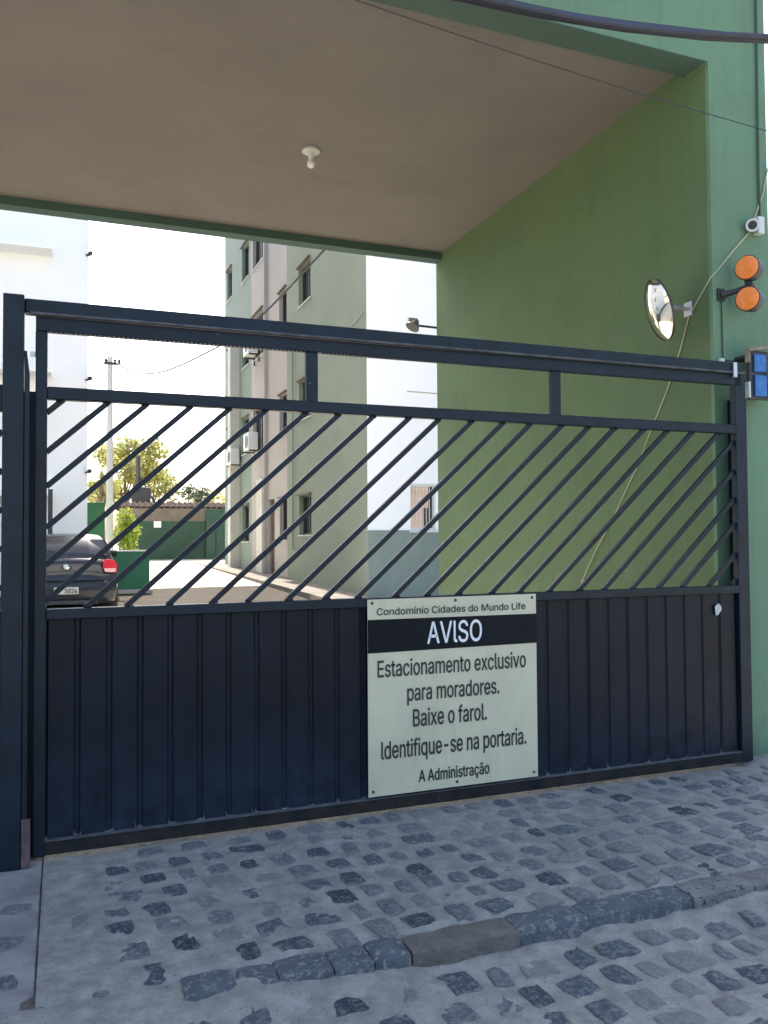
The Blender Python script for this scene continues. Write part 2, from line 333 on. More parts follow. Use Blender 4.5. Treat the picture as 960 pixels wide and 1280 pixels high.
# cobbles -------------------------------------------------------------
def stone_mesh(i):
    rnd = random.Random(i*31+5); b = MB(); n = 9; ring = []
    rect = [(-1, -.55), (-.95, -1), (0, -1), (.95, -1), (1, -.3), (1, .85), (.2, 1), (-.85, 1), (-1, .3)]
    for k in range(n):
        x, y = rect[k]; ring.append((x, y))
    cs = [(sx*(1-rnd.random()**1.5*.42), sy*(1-rnd.random()**1.5*.42)) for sx, sy in ((-1, -1), (1, -1), (1, 1), (-1, 1))]
    if False: cs[rnd.randrange(4)] = (cs[0][0]*.2, cs[1][1]*.15)
    ring = []
    for k in range(4):
        p, q = Vector(cs[k]), Vector(cs[(k+1) % 4]); ring.append(tuple(p.lerp(q, .12)))
        for t_ in ((.36, .68) if k % 2 == 0 else (.5,)):
            c_ = p.lerp(q, t_); c_ *= 1+rnd.uniform(-.10, .06); ring.append(tuple(c_))
    n = len(ring); ring = [(x+rnd.uniform(-.03, .03), y+rnd.uniform(-.03, .03)) for x, y in ring]
    V = [(x, y, -1.6) for x, y in ring]+[(x*.98, y*.98, -.35+rnd.uniform(-.15, .1)) for x, y in ring]+[(x*.86, y*.86, .0+rnd.uniform(-.22, .15)) for x, y in ring]+[(x*.4, y*.4, .12+rnd.uniform(-.2, .25)) for x, y in ring]+[(0, 0, .1)]
    F = []
    for L_ in range(3): F += [(L_*n+k, L_*n+(k+1) % n, (L_+1)*n+(k+1) % n, (L_+1)*n+k) for k in range(n)]
    F += [(3*n+k, 3*n+(k+1) % n, 4*n) for k in range(n)]
    b.add(V, F, True); me = b.mesh('cobblestone', 'cobble'); return me
stones = [stone_mesh(i) for i in range(14)]
def rows(y0, y1, py, x0, x1, px, seed, sz):
    rnd = random.Random(seed); out = []; y = y0
    while y < y1:
        x = x0+rnd.random()*px; 
        while x < x1:
            ww = px*rnd.uniform(.55, 1.15)
            out.append((x+ww/2, y+rnd.uniform(-.012, .012)+.01*nzv(x, y, 1.5), ww*rnd.uniform(.42, .49), py*rnd.uniform(.36, .44)*sz, rnd.uniform(-.12, .12), rnd.random(), rnd.randrange(14)))
            x += ww+.006+rnd.random()*.016
        y += py*rnd.uniform(.93, 1.07)
    return out
def lay(lst, parent, zf, zoff):
    lst = sorted(lst, key=lambda t: (t[0]-.8)**2*.35+(t[1]-3)**2*.6); rest = MB(); cnt = 0
    for (x, y, a, b, rz, q, k) in lst:
        expo = .5+.5*nzv(x+9, y, .9)      # how far the stone stands out of the sand
        z = zf(x, y)+zoff+(q-.4)*.008+expo*.009-.001-(.008 if q < .08 else 0)
        h = .014
        if cnt < 300:
            piece('cobblestone', stones[k], parent, (x, y, z), (rnd_r(q), 0, rz), (a, b, h))
            cnt += 1
        else:
            me = stones[k]; R = Matrix.Translation((x, y, z)) @ Matrix.Rotation(rz, 4, 'Z') @ Matrix.Diagonal((a, b, h, 1))
            rest.add([R @ v.co for v in me.vertices], [tuple(p.vertices) for p in me.polygons], True)
    if rest.v: rest.build('cobblestone_field', 'cobble', parent, kind='stuff')
def rnd_r(q): return (q*37 % 1-.5)*.06
lay(rows(3.02, 4.16, .158, .0, 5.6, .185, 3, 1.2), sidewalk, bed_side, .003)
lay([t for t in rows(.2, 2.72, .155, -3, 7, .19, 5, 1.18)], street, lambda x, y: mort_street(x, y, False), -.001)
lay([t for t in rows(3.0, 4.1, .21, -3.0, -.5, .27, 8, 1.1)], bpy.data.objects['pavement'], lambda x, y: .004+.014*nzv(x, y, 4), .003)
for (x_, y_, k_, a_, b_) in ((-.19, 3.12, 0, .075, .09), (-.20, 3.42, 5, .08, .07), (-.17, 3.70, 7, .06, .07), (-.36, 3.30, 2, .08, .09), (-.36, 3.62, 9, .07, .08)):
    piece('cobblestone', stones[k_], bpy.data.objects['pavement'], (x_, y_, .008+.014*nzv(x_, y_, 4)+.01*nzv(x_, y_, 11)), (0, 0, .2*k_), (a_, b_, .014))
# kerb stones
ks = MB(); x = .38; rnd = random.Random(12); 
while x < 8.2:
    L_ = rnd.uniform(.30, .52) if x > 1.15 else rnd.uniform(.14, .22)
    if 1.05 < x < 1.3: L_ = .45
    me = MB(); y0 = KY+rnd.uniform(-.010, .010); zt = -.006+rnd.uniform(-.006, .005)+(.006 if x < 1.05 else 0); n = 10; sd_ = rnd.random()*50
    pf = [(0, -.17), (0, -.09), (.001, -.055), (.002, -.018), (.006, -.004), (.02, .0), (.05, .001), (.09, .002), (.135, .0), (.14, -.12)]; K = len(pf)
    P = []
    for j in range(n+1):
        u = j/n; xx = x+.003+(L_-.006)*u; e_ = min(u, 1-u); e_ = .006*max(0, 1-e_*8)
        for (py_, pz_) in pf:
            q1 = noise.noise(Vector((xx*14, py_*40, pz_*40+sd_)))*.008; q2 = noise.noise(Vector((xx*11, py_*30+9, pz_*30+sd_)))*.007
            P.append((xx, y0+py_+q1+(e_ if py_ < .05 else 0), zt+pz_+q2-e_))
    F = [(j*K+k, j*K+k+1, (j+1)*K+k+1, (j+1)*K+k) for j in range(n) for k in range(K-1)]+[tuple(range(K)), tuple(n*K+K-1-k for k in range(K))]
    me.add(P, F, True); o = me.build('kerb_stone', 'kerbdark' if (x < 1.05 or 1.62 < x < 2.3) else ('kerbbrown' if x < 1.6 else 'kerbm'), sidewalk)
    x += L_

# ================================================================== GATEHOUSE (passage building)
GH = thing('gatehouse', 'green painted gatehouse with a deep open driveway passage under a beige ceiling', 'building', (4.12, 4.4, 0))
XW, YF, YB = 4.12, 4.40, 8.85
def pt(b, n, m, **k): return b.build(n, m, GH, **k)
pt(MB().box((-5.5, YF, 4.755), (4.63, YF+.2, 9.0)), 'facade_wall', 'facade')
pt(MB().box((XW, YF, -.1), (4.63, YF+.03, 4.755)), 'facade_pier', 'facade')
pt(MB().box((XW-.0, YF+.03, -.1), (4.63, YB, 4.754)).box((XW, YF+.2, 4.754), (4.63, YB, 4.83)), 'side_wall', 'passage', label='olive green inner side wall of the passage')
pt(MB().box((-5.5, YF, -.1), (-5.0, YF+.4, 4.755)), 'unseen_column', 'facade')  # unseen left side opened to columns so more light reaches the ceiling
pt(MB().box((-5.5, YB-.4, -.1), (-5.0, YB, 4.745)), 'unseen_column', 'facade')
pt(MB().box((-5.0, YF+.2, 4.83), (XW, YB-.16, 5.03)), 'ceiling', 'ceil', label='beige painted ceiling slab')
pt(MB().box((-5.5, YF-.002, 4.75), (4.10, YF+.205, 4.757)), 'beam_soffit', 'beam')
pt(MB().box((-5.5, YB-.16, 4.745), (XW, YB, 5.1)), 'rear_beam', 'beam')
pt(MB().box((-5.5, YB-.15, 5.1), (4.63, YB+.0, 9.0)), 'rear_wall', 'bwhite')  # unseen side, made white to bounce sun onto the fronts across the yard
pt(MB().box((4.43, YF+.2, 4.83), (4.63, YB-.15, 9.0)), 'end_wall', 'facade')
pt(MB().box((-5.5, YF+.2, 4.83), (-5.3, YB-.15, 9.0)), 'end_wall', 'facade')
pt(MB().box((-5.6, YF-.1, 9.0), (4.73, YB+.1, 9.15)), 'roof', 'render')
# downlead on the facade edge
pt(MB().tube([(4.545, YF-.012, 9.0), (4.548, YF-.012, 5.2), (4.54, YF-.012, 4.0), (4.545, YF-.012, 3.72)], .008, 6), 'downlead_pipe', 'beam')

# ceiling lamp
t = thing('ceiling_lamp', 'small round ceiling lamp holder with a bare bulb on the beige ceiling', 'lamp', (1.97, 6.75, 4.83))
MB().lathe((1.97, 6.75, 4.83), (0, 0, -1), [(0, .001), (0, .075), (.018, .078), (.03, .06), (.034, .001)]).build('mounting_plate', 'pale', t)
MB().lathe((1.97, 6.75, 4.80), (0, 0, -1), [(0, .022), (.045, .024), (.05, .018), (.05, .001)], 16).build('socket', 'plastic', t)
MB().lathe((1.97, 6.75, 4.752), (0, 0, -1), [(0, .014), (.012, .02), (.03, .033), (.05, .036), (.068, .028), (.078, .012), (.08, .001)], 16).build('bulb', 'bulb', t)

# ================================================================== GATE
GY = 4.25
gate = thing('sliding_gate', 'wide black sliding driveway gate with diagonal bars above ribbed sheet panels', 'gate', (2.0, GY, 0))
def gp(b, n, m='gate', **k): return b.build(n, m, gate, **k)
X0, X1 = -.124, 4.224
gp(MB().box((X0, GY-.03, .02), (-.072, GY+.02, 2.49), .003), 'left_stile')
gp(MB().box((4.128, GY-.03, .02), (X1-.04, GY+.02, 2.49), .003), 'right_stile')
gp(MB().box((4.188, GY-.015, .02), (X1, GY+.04, 2.62), .002), 'receiver_channel')
gp(MB().box((-.072, GY-.03, 2.168), (4.128, GY+.02, 2.228), .004), 'middle_rail')
gp(MB().box((-.072, GY-.034, 1.122), (4.128, GY+.024, 1.172), .004), 'lower_rail')
gp(MB().box((-.072, GY-.028, .025), (4.128, GY+.02, .088), .003), 'bottom_rail', 'railfoot')
gp(MB().box((-.072, GY-.032, .088), (4.128, GY-.0, .094)), 'dust_ledge', 'dust', label='pale dust lying along the bottom ledge')
# top track: upper tube + lower channel with a rack of fine teeth
top = gp(MB().box((-.172, GY-.045, 2.572), (4.19, GY+.03, 2.637), .005), 'top_track')
MB().box((-.15, GY-.058, 2.562), (4.19, GY-.03, 2.574), .002).build('track_lip', 'dust', top)  # pale dust colour paints in the highlight along the lip
gp(MB().box((-.124, GY-.028, 2.492), (4.128, GY+.02, 2.562), .003), 'top_rail')
tb = MB(); k = 0; xx = -.05
while xx < 3.3:
    if not (1.19 < xx < 1.28 or 2.71 < xx < 2.80):
        tb.box((xx, GY-.026, 2.486), (xx+.011, GY-.012, 2.493))
    xx += .022
tb.build('rack_teeth', 'gate', gate, kind='stuff')
for xa in (1.237, 2.757): gp(MB().box((xa-.032, GY-.02, 2.226), (xa+.032, GY+.015, 2.492), .003), 'upright')
# hook where the gate leaf meets the post
gp(MB().box((-.148, GY-.02, 2.37), (-.118, GY-.0, 2.392)).box((-.126, GY-.02, 2.37), (-.118, GY, 2.49)), 'catch_hook', 'alu')
# diagonal bars
zb, zt, sl_ = 1.17, 2.172, .905
for i in range(0, 27):
    xt = .0+.2*i-(0.0 if i else .0); xt += .01*math.sin(i*2.3)
    xl = xt-(zt-zb)/sl_; a = [xl, zb]; b = [xt, zt]
    if a[0] < -.075: a = [-.075, zt-(xt+.075)*sl_]
    if b[0] > 4.13: b = [4.13, zb+(4.13-xl)*sl_]
    if b[1]-a[1] < .03: continue
    gp(MB().bar((a[0], GY, a[1]), (b[0], GY, b[1]), .022, .026), 'diagonal_bar')
wb = MB(); wr = random.Random(4)
for i in range(0, 21):
    xt = .2*i+.01*math.sin(i*2.3)
    for (xx, zz) in ((xt-.012, 2.166), (xt-(zt-zb)/sl_+.012, 1.176)):
        if -.05 < xx < 4.1:
            for q in range(3): wb.lathe((xx+wr.uniform(-.02, .02), GY-.014, zz+wr.uniform(-.004, .004)), (0, -1, .2), [(-.004, .006), (0, .006), (.004, .003), (.005, .0005)], 6)
wb.build('weld_beads', 'gate', gate, kind='stuff')
# ribbed sheets
n = 29; pw = (4.128+.072)/n
prof = [(0, 0), (.004, .0), (.012, -.009), (pw-.020, -.009), (pw-.012, .0), (pw, 0)]
for i in range(n):
    xo = -.072+i*pw; v = []; jt = random.uniform(-.0015, .0015)
    for z in (.094, 1.122):
        for (px_, py_) in prof: v.append((xo+px_, GY+.006+py_+jt, z))
        for (px_, py_) in reversed(prof): v.append((xo+px_, GY+.009+py_+jt, z))
    m_ = 12; f = [(k, (k+1) % m_, m_+(k+1) % m_, m_+k) for k in range(m_)]+[tuple(range(m_)), tuple(range(m_, 2*m_))]
    gp(MB().add(v, f), 'sheet_panel', 'gate_sheet')
# dust caught in the rib feet
db = MB()
for i in range(n):
    xo = -.072+i*pw; s_ = random.uniform(.6, 1.3)
    for q in range(5):
        xq = xo+random.gauss(-.002, .012); hq = .006+.028*random.random()**2*s_
        db.add([(xq-.005, GY-.013, .094), (xq+.005, GY-.013, .094), (xq+.004, GY-.001, .1), (xq, GY-.003, .094+hq)], [(0, 1, 3), (1, 2, 3), (2, 0, 3)])
db.build('dust_wedges', 'dust', gate, kind='stuff')
# end clip on the track
gp(MB().box((4.088, GY-.062, 2.535), (4.118, GY-.047, 2.632), .002), 'end_clip', 'alu')
# torn sticker
ring = [(math.cos(a_)*.026*(1+.25*math.sin(3*a_+1)), math.sin(a_)*.036*(1+.2*math.sin(2*a_))) for a_ in [2*PI*k/14 for k in range(14)]]
tag(MB().prism([(3.958+x, 1.02+z) for x, z in ring], 1, GY-.0185, GY-.0155).build('torn_sticker', 'patch'), 'torn white sticker scrap on the black gate near its right end', 'sticker')
# weld blobs/paint chips at feet of bars
# ---- post and fixed fence at left
post = thing('gate_post', 'square steel post holding the left end of the sliding gate', 'post', (-.21, 4.2, 0))
MB().box((-.262, 4.155, -.02), (-.172, 4.245, 2.64), .004).build('post_tube', 'gate', post)
MB().box((-.169, 4.16, .22), (-.147, 4.20, 2.27), .002).build('guide_channel', 'gate', post)
MB().box((-.176, 4.285, .0), (-.110, 4.30, 2.21), .002).build('rear_channel', 'gate', post)
MB().box((-.170, 4.150, .005), (-.132, 4.163, .225), .002).build('foot_plate', 'rust', post, label='bare pinkish primer plate at the foot')
MB().prism([(-.169, 2.27), (-.172, 2.38), (-.160, 2.38), (-.147, 2.27)], 1, 4.17, 4.19).build('gusset', 'gate', post)
ff = thing('fixed_fence_panel', 'fixed barred fence panel running left from the gate post', 'fence', (-2.6, GY, 0))
ff_x0, ff_x1 = -4.98, -.264
MB().box((ff_x0, GY-.03, 2.10), (ff_x1, GY+.02, 2.225), .004).build('top_rail', 'gate', ff)
MB().box((ff_x0, GY-.03, 1.122), (ff_x1, GY+.02, 1.172), .004).build('lower_rail', 'gate', ff)
MB().box((ff_x0, GY-.028, .0), (ff_x1, GY+.02, .09), .003).build('bottom_rail', 'gate', ff)
MB().box((ff_x0, GY-.03, .09), (ff_x0+.05, GY+.02, 2.10), .003).build('end_stile', 'gate', ff)
for i in range(40):
    xt = ff_x1+.9-.2*i; xl = xt-(2.10-zb)/sl_; a = [xl, zb]; b = [xt, 2.102]
    if b[0] > ff_x1: b = [ff_x1, zb+(ff_x1-xl)*sl_]
    if a[0] < ff_x0+.05: a = [ff_x0+.05, zb+(ff_x0+.05-xl)*sl_]
    if b[1]-a[1] < .05 or b[0]-a[0] < .03: continue
    MB().bar((a[0], GY, a[1]), (b[0], GY, b[1]), .022, .026).build('diagonal_bar', 'gate', ff)
n2 = 32; pw2 = (ff_x1-ff_x0-.05)/n2
for i in range(n2):
    xo = ff_x0+.05+i*pw2; v = []
    for z in (.09, 1.122):
        for (px_, py_) in prof: v.append((xo+px_*pw2/pw, GY+.006+py_, z))
        for (px_, py_) in reversed(prof): v.append((xo+px_*pw2/pw, GY+.009+py_, z))
    MB().add(v, f).build('sheet_panel', 'gate_sheet', ff)

# ================================================================== SIGN
sg = thing('notice_sign', 'cream notice board with black AVISO band and black lettering fixed on the gate', 'sign', (2.06, 4.205, 0))
SY = 4.206
MB().box((1.534, SY, .108), (2.582, SY+.006, 1.165)).build('board', 'sign', sg)
MB().prism([(1.534, .876), (2.582, .881), (2.582, 1.050), (1.534, 1.056)], 1, SY-.002, SY).build('black_band', 'band', sg)
for sx_ in (1.56, 2.06, 2.556):
    for sz_ in (.135, 1.145): MB().lathe((sx_, SY+.001, sz_), (0, -1, 0), [(0, .009), (.004, .008), (.006, .004), (.006, .001)], 10).build('screw', 'rust', sg)
TY = SY-.0006
for nm, s, a, b, z, h, m_, of, yy in (
  ('heading_lettering', 'Condomínio Cidades do Mundo Life', 1.587, 2.510, 1.079, .038, 'ink', .012, TY),
  ('aviso_lettering', 'AVISO', 1.884, 2.222, .912, .118, 'white', .012, SY-.0026),
  ('notice_lettering', 'Estacionamento exclusivo', 1.590, 2.508, .745, .088, 'ink', .012, TY),
  ('notice_lettering', 'para moradores.', 1.763, 2.332, .606, .088, 'ink', .012, TY),
  ('notice_lettering', 'Baixe o farol.', 1.796, 2.250, .464, .092, 'ink', .012, TY),
  ('notice_lettering', 'Identifique-se na portaria.', 1.609, 2.505, .304, .092, 'ink', .012, TY),
  ('signature_lettering', 'A Administração', 1.828, 2.262, .160, .062, 'ink', .012, TY)):
    text_mesh(nm, s, a, b, z, yy, h, m_, sg, .0016 if h > .05 else .0007)

# ================================================================== MIRROR, LAMPS, CAMERA, BRACKET
mc = Vector((3.77, 4.55, 3.035))
vr = (mc-Vector((0, 0, 1.5))).normalized(); lt = vr.cross(Vector((0, 0, -1))).normalized(); lu = lt.cross(vr).normalized()
if lu.z < 0: lu = -lu
if lt.dot(rr) > 0: lt = -lt
mn = (-vr*.38+lt*.90-lu*.20).normalized()
mt = thing('convex_mirror', 'round convex traffic mirror on an arm inside the green passage', 'mirror', mc)
R_ = .212; prof_ = [(.052*(1-(k/10)**2), R_*k/10) for k in range(11)]
mm_ = MB(); a_ = mn
mm_.lathe(mc, mn, [(p[0]-.02, p[1]) for p in prof_], 48).build('mirror_glass', 'mirror', mt)
MB().lathe(mc, mn, [(-.036, .0), (-.036, R_-.02), (-.028, R_+.003), (-.014, R_+.005), (-.014, R_-.001)], 48).build('rim', 'dark', mt)
back = mc-mn*.04
MB().tube([back, Vector((3.90, 4.60, 3.085)), Vector((XW-.01, 4.63, 3.10))], .014, 10).build('arm', 'alu', mt)
MB().tube([Vector((3.90, 4.60, 3.085))-Vector((.02, 0, 0)), Vector((4.05, 4.622, 3.095))], .024, 12).build('arm_sleeve', 'alu', mt)
MB().box((XW-.012, 4.59, 3.05), (XW, 4.67, 3.15), .002).build('wall_plate', 'alu', mt)

sig = thing('warning_light', 'pair of round amber warning lights on a bracket on the green facade', 'light', (4.3, YF, 3.2))
ln = Vector((-.93, -.37, 0)).normalized()
for zc in (3.292, 3.082):
    c = Vector((4.262, 4.235, zc))
    h = MB().lathe(c, ln, [(-.11, .0), (-.11, .055), (-.095, .074), (-.02, .083), (.0, .083), (.002, .078)], 32).build('housing', 'dark', sig)
    MB().lathe(c, ln, [(.0, .078), (.010, .075)]+[(.012+.016*(1-(r_/.073)**2)+(.0022 if k_ % 2 else 0), r_) for k_, r_ in enumerate([.073-.0045*j_ for j_ in range(16)])]+[(.03, .001)], 32).build('lens', 'amber', sig)
MB().tube([(4.30, 4.25, 3.19), (4.345, 4.27, 3.19)], .02, 10).build('lamp_joint', 'dark', sig)
MB().tube([(4.31, 4.26, 3.175), (4.25, 4.33, 3.155), (4.185, YF-.01, 3.14)], [.020, .018, .024], 10).build('bracket_arm', 'dark', sig)
MB().box((4.155, YF-.016, 3.10), (4.215, YF, 3.185), .003).build('bracket_plate', 'dark', sig)
MB().box((4.285, 4.265, 3.06), (4.325, 4.285, 3.32), .004).build('backplate', 'dark', sig)
MB().tube([(4.185, YF-.012, 3.105), (4.19, YF-.008, 2.95), (4.193, YF-.008, 2.73), (4.20, YF-.008, 2.695), (4.34, YF-.01, 2.69), (4.40, YF-.03, 2.70)], .0045, 6).build('supply_wire', 'cablem', sig)
tag(MB().box((4.155, YF-.03, 2.668), (4.19, YF, 2.702), .003).build('junction_box', 'plastic'), 'tiny white junction box under the warning light wire', 'junction box')

cc = thing('security_camera', 'white security camera on the green facade above the amber lights', 'camera', (4.47, YF, 3.65))
cn = Vector((-.63, -.74, -.22)).normalized(); cp = Vector((4.42, 4.335, 3.635))
MB().lathe(cp, cn, [(-.07, .001), (-.07, .022), (-.03, .042), (0, .045), (.012, .044), (.012, .030)], 28).build('camera_body', 'plastic', cc)
MB().lathe(cp, cn, [(.0, .030), (.002, .031), (.012, .030), (.014, .02), (.016, .001)], 24).build('lens_cover', 'dark', cc)
MB().box((4.488, YF-.055, 3.595), (4.545, YF, 3.715), .005).build('mount_box', 'plastic', cc)
MB().tube([cp-cn*.06, (4.48, YF-.03, 3.65)], .014, 8).build('neck', 'plastic', cc)
W1 = [(4.66, 4.33, 4.6), (4.645, 4.385, 4.16), (4.58, 4.392, 3.90), (4.50, 4.392, 3.72), (4.44, 4.392, 3.60), (4.30, 4.393, 3.46), (4.17, 4.393, 3.32), (4.114, 4.405, 3.26), (4.113, 4.62, 3.05), (4.113, 4.72, 2.82), (4.113, 4.86, 2.56), (4.113, 5.015, 2.335), (4.113, 5.216, 2.022), (4.113, 5.35, 1.86), (4.113, 5.49, 1.68), (4.113, 5.765, 1.37), (4.113, 6.0, 1.06), (4.113, 6.15, .7), (4.113, 6.2, .0)]
tag(MB().tube(W1, .0055, 6).build('loose_wire', 'wire'), 'thin cream wire drooping from the facade camera down the olive wall', 'wire')

br = thing('receiver_bracket', 'weathered metal gate bracket wrapped in blue tape on the facade', 'bracket', (4.4, 4.3, 2.6))
MB().box((4.30, 4.27, 2.415), (4.50, 4.295, 2.745), .003).build('back_plate', 'dark', br)
MB().box((4.335, 4.255, 2.60), (4.440, 4.27, 2.722), .004).build('blue_tape', 'blue', br)
MB().box((4.338, 4.253, 2.435), (4.440, 4.27, 2.580), .004).build('blue_tape', 'blue', br)
MB().bar((4.275, 4.262, 2.742), (4.53, 4.262, 2.782), .05, .022).build('top_flange', 'tan', br)
MB().box((4.282, 4.25, 2.66), (4.294, 4.29, 2.735), .002).build('clip', 'tan', br)
MB().box((4.278, 4.25, 2.42), (4.292, 4.29, 2.53), .002).build('clip', 'alu', br)
MB().box((4.447, 4.25, 2.43), (4.462, 4.29, 2.735), .002).build('side_flange', 'tan', br)
MB().box((4.30, 4.295, 2.45), (4.50, YF, 2.47)).box((4.30, 4.295, 2.70), (4.50, YF, 2.72)).build('standoff', 'dark', br)
pt(MB().box((4.226, 4.30, .0), (4.30, 4.398, 2.42), .003), 'receiver_post', 'gate')
# floodlight at rear end of the passage wall
fl = thing('floodlight', 'small floodlight on a short arm at the rear edge of the passage', 'light', (4.1, 8.8, 3.99))
MB().tube([(4.13, 8.86, 3.985), (3.88, 8.86, 3.99)], .014, 8).build('arm', 'dark', fl)
MB().lathe((3.83, 8.86, 3.995), (-.35, -.1, -.55), [(-.07, .0), (-.07, .035), (-.02, .06), (.04, .085), (.045, .001)], 16).build('lamp_head', 'dark', fl)
MB().box((3.76, 8.84, 4.03), (3.87, 8.88, 4.07)).build('lamp_hood', 'pale', fl)
tag(MB().tube([(4.13, 8.86, 3.20), (3.74, 8.86, 3.205)], .008, 6).build('wall_rod', 'pale'), 'thin pale rod sticking out below the floodlight', 'rod')

# overhead cables
tag(MB().tube([(x, 3.2, 3.87+.045*(x-1.3)**2) for x in [-6+.5*i for i in range(31)]], .024, 8).build('power_cable', 'cablem'), 'thickest of the dark power cables crossing in front of the facade', 'cable', 'overhead cables')
tag(MB().tube([(x, 3.23, 3.915+.043*(x-1.35)**2+.004*math.sin(x*5)) for x in [-6+.25*i for i in range(61)]], .015, 8).build('power_cable', 'cablem'), 'dark cable running just above the thickest power cable', 'cable', 'overhead cables')
tag(MB().tube([(x, 3.17, 3.85+.045*(x-1.25)**2+.006*math.sin(x*4+1)) for x in [-6+.25*i for i in range(61)]], .013, 8).build('power_cable', 'cablem'), 'dark cable running just below the thickest power cable', 'cable', 'overhead cables')
tag(MB().tube([(x, 3.2, 3.73-.078*(x-1.294)+.012*(x-1.3)*(x-2.8)) for x in [-3+.5*i for i in range(20)]], .0026, 6).build('thin_cable', 'cablem'), 'thin single cable crossing below the bundle of power cables', 'cable', 'overhead cables')

# ================================================================== APARTMENT BUILDING (right)
AB = thing('apartment_building', 'pale green and pink apartment block with small windows and air conditioners', 'building', (5.635, 15.42, .3))
AX = 5.635; TOP = 15.2
def win(x, y0, y1, z0, z1, hood=True, m='glass', grille=False, deep=.14):
    fr = MB(); t = .045
    fr.box((x+deep-.03, y0, z0), (x+deep+.02, y0+t, z1)).box((x+deep-.03, y1-t, z0), (x+deep+.02, y1, z1)).box((x+deep-.03, y0+t, z0), (x+deep+.02, y1-t, z0+t)).box((x+deep-.03, y0+t, z1-t), (x+deep+.02, y1-t, z1)).box((x+deep-.02, (y0+y1)/2-.02, z0+t), (x+deep+.015, (y0+y1)/2+.02, z1-t))
    f = fr.build('window', 'dark', AB)
    MB().box((x+deep+.0, y0+t, z0+t), (x+deep+.006, (y0+y1)/2-.02, z1-t)).build('pane', m, f)
    MB().box((x+deep+.008, (y0+y1)/2+.02, z0+t), (x+deep+.013, y1-t, z1-t)).build('pane', m, f)
    MB().box((x-.035, y0-.04, z0-.035), (x+.12, y1+.04, z0-.002)).build('sill', 'pale', AB)
    if hood: MB().box((x-.07, y0-.03, z1+.002), (x+.02, y1+.03, z1+.04)).build('hood', 'render', AB)
ZR = [(1.58+2.92*i, 2.57+2.92*i) for i in range(5)]
wall(0, AX, AX+.25, (15.67, 21.7), (.2, TOP), [(19.4, 20.5, a, b) for a, b in ZR], 'green_wall', 'bgreen', AB)
MB().box((AX-.001, 15.419, 1.65), (AX+.0, 15.67, TOP-.01)).build('corner_paint', 'bgreen', AB)
for a, b in ZR: win(AX, 19.4, 20.5, a, b)
PX = AX+.10
ZP = [(1.45+2.92*i, 2.62+2.92*i) for i in range(5)]
ZD = [(2.92*i+3.25+.9 if i >= 0 else .34, 2.92*i+3.25+2.3 if i >= 0 else 2.65) for i in (-1, 0, 1, 2, 3)]
wall(0, PX, PX+.2, (21.7, 24.4), (.2, TOP), [(22.1, 22.95, a, b) for a, b in ZP]+[(23.55, 24.3, .34, 2.65)], 'pink_wall', 'bpink', AB)
for a, b in ZP: win(PX, 22.1, 22.95, a, b)
dr = MB().box((PX+.08, 23.55, .34), (PX+.13, 24.3, 2.65)).build('door', 'darkbrown', AB)
MB().box((PX+.05, 23.63, 1.3), (PX+.08, 23.67, 1.42)).build('handle', 'alu', dr)
wall(0, AX, AX+.25, (24.4, 26.2), (.2, TOP), [(24.55, 26.0, 4.2+2.92*i, 5.6+2.92*i) for i in range(4)], 'pink_wall', 'bpink', AB)
for i in range(4): win(AX, 24.55, 26.0, 4.2+2.92*i, 5.6+2.92*i)
ZO = [(1.4+2.92*i, 2.6+2.92*i) for i in range(5)]
wall(0, AX+.02, AX+.25, (26.2, 31.0), (.2, TOP), [(26.7, 27.8, a, b) for a, b in ZO]+[(29.6, 30.5, ZO[i][0]+.1, ZO[i][1]) for i in (1, 2, 3, 4)], 'green_wall', 'bteal', AB)
for a, b in ZO: win(AX+.02, 26.7, 27.8, a, b)
for i in (1, 2, 3, 4): win(AX+.02, 29.6, 30.5, ZO[i][0]+.1, ZO[i][1])
MB().box((AX-.30, 28.25, .3), (AX+.02, 28.75, 8.9)).build('pilaster', 'pale', AB)
MB().box((AX-.02, 26.2, .3), (AX+.018, 28.25, 3.6)).build('wall_panel', 'bolive', AB) if False else None
MB().box((AX-.08, 24.42, .3), (AX-.002, 25.2, 3.3)).build('pilaster', 'pale', AB)
MB().tube([(AX-.05, 20.95, 1.2), (AX-.05, 20.95, 6.4)], .02, 6).build('conduit', 'bteal', AB)
MB().tube([(AX-.012, 15.6, 6.05), (AX-.012, 16.35, 5.95)], .012, 6).build('wall_cable', 'pale', AB)
# front face (white above a grey-green dado)
wall(1, 15.42, 15.67, (AX+.0, 16.0), (1.645, TOP), [(6.56, 7.12, 1.645, 2.585)], 'front_wall', 'bwhite', AB)
MB().box((AX, 15.40, .2), (16.0, 15.67, 1.643)).build('dado', 'dado', AB)
fw_ = MB()
for a, b in (((6.56, 15.44, 1.65), (6.585, 15.49, 2.58)), ((7.085, 15.44, 1.65), (7.12, 15.49, 2.58)), ((6.585, 15.44, 1.65), (7.085, 15.49, 1.69)), ((6.585, 15.44, 2.54), (7.085, 15.49, 2.58))): fw_.box(a, b)
f0 = fw_.build('window', 'plastic', AB, label='window with peach curtain and white security bars')
for k in range(7): MB().box((6.64+.07*k, 15.45, 1.69), (6.652+.07*k, 15.462, 2.54)).build('grille_bar', 'plastic', f0)
MB().box((6.585, 15.49, 1.69), (7.085, 15.495, 2.54)).build('pane', 'glass', f0)
cb = MB(); 
for k in range(16):
    xa = 6.585+.40*k/16; cb.add([(xa, 15.478+(.008 if k % 2 else 0), 1.69), (xa+.025, 15.478+(0 if k % 2 else .008), 1.69), (xa+.025, 15.478+(0 if k % 2 else .008), 2.54), (xa, 15.478+(.008 if k % 2 else 0), 2.54)], [(0, 1, 2, 3)])
cb.build('curtain', 'curtain', f0)
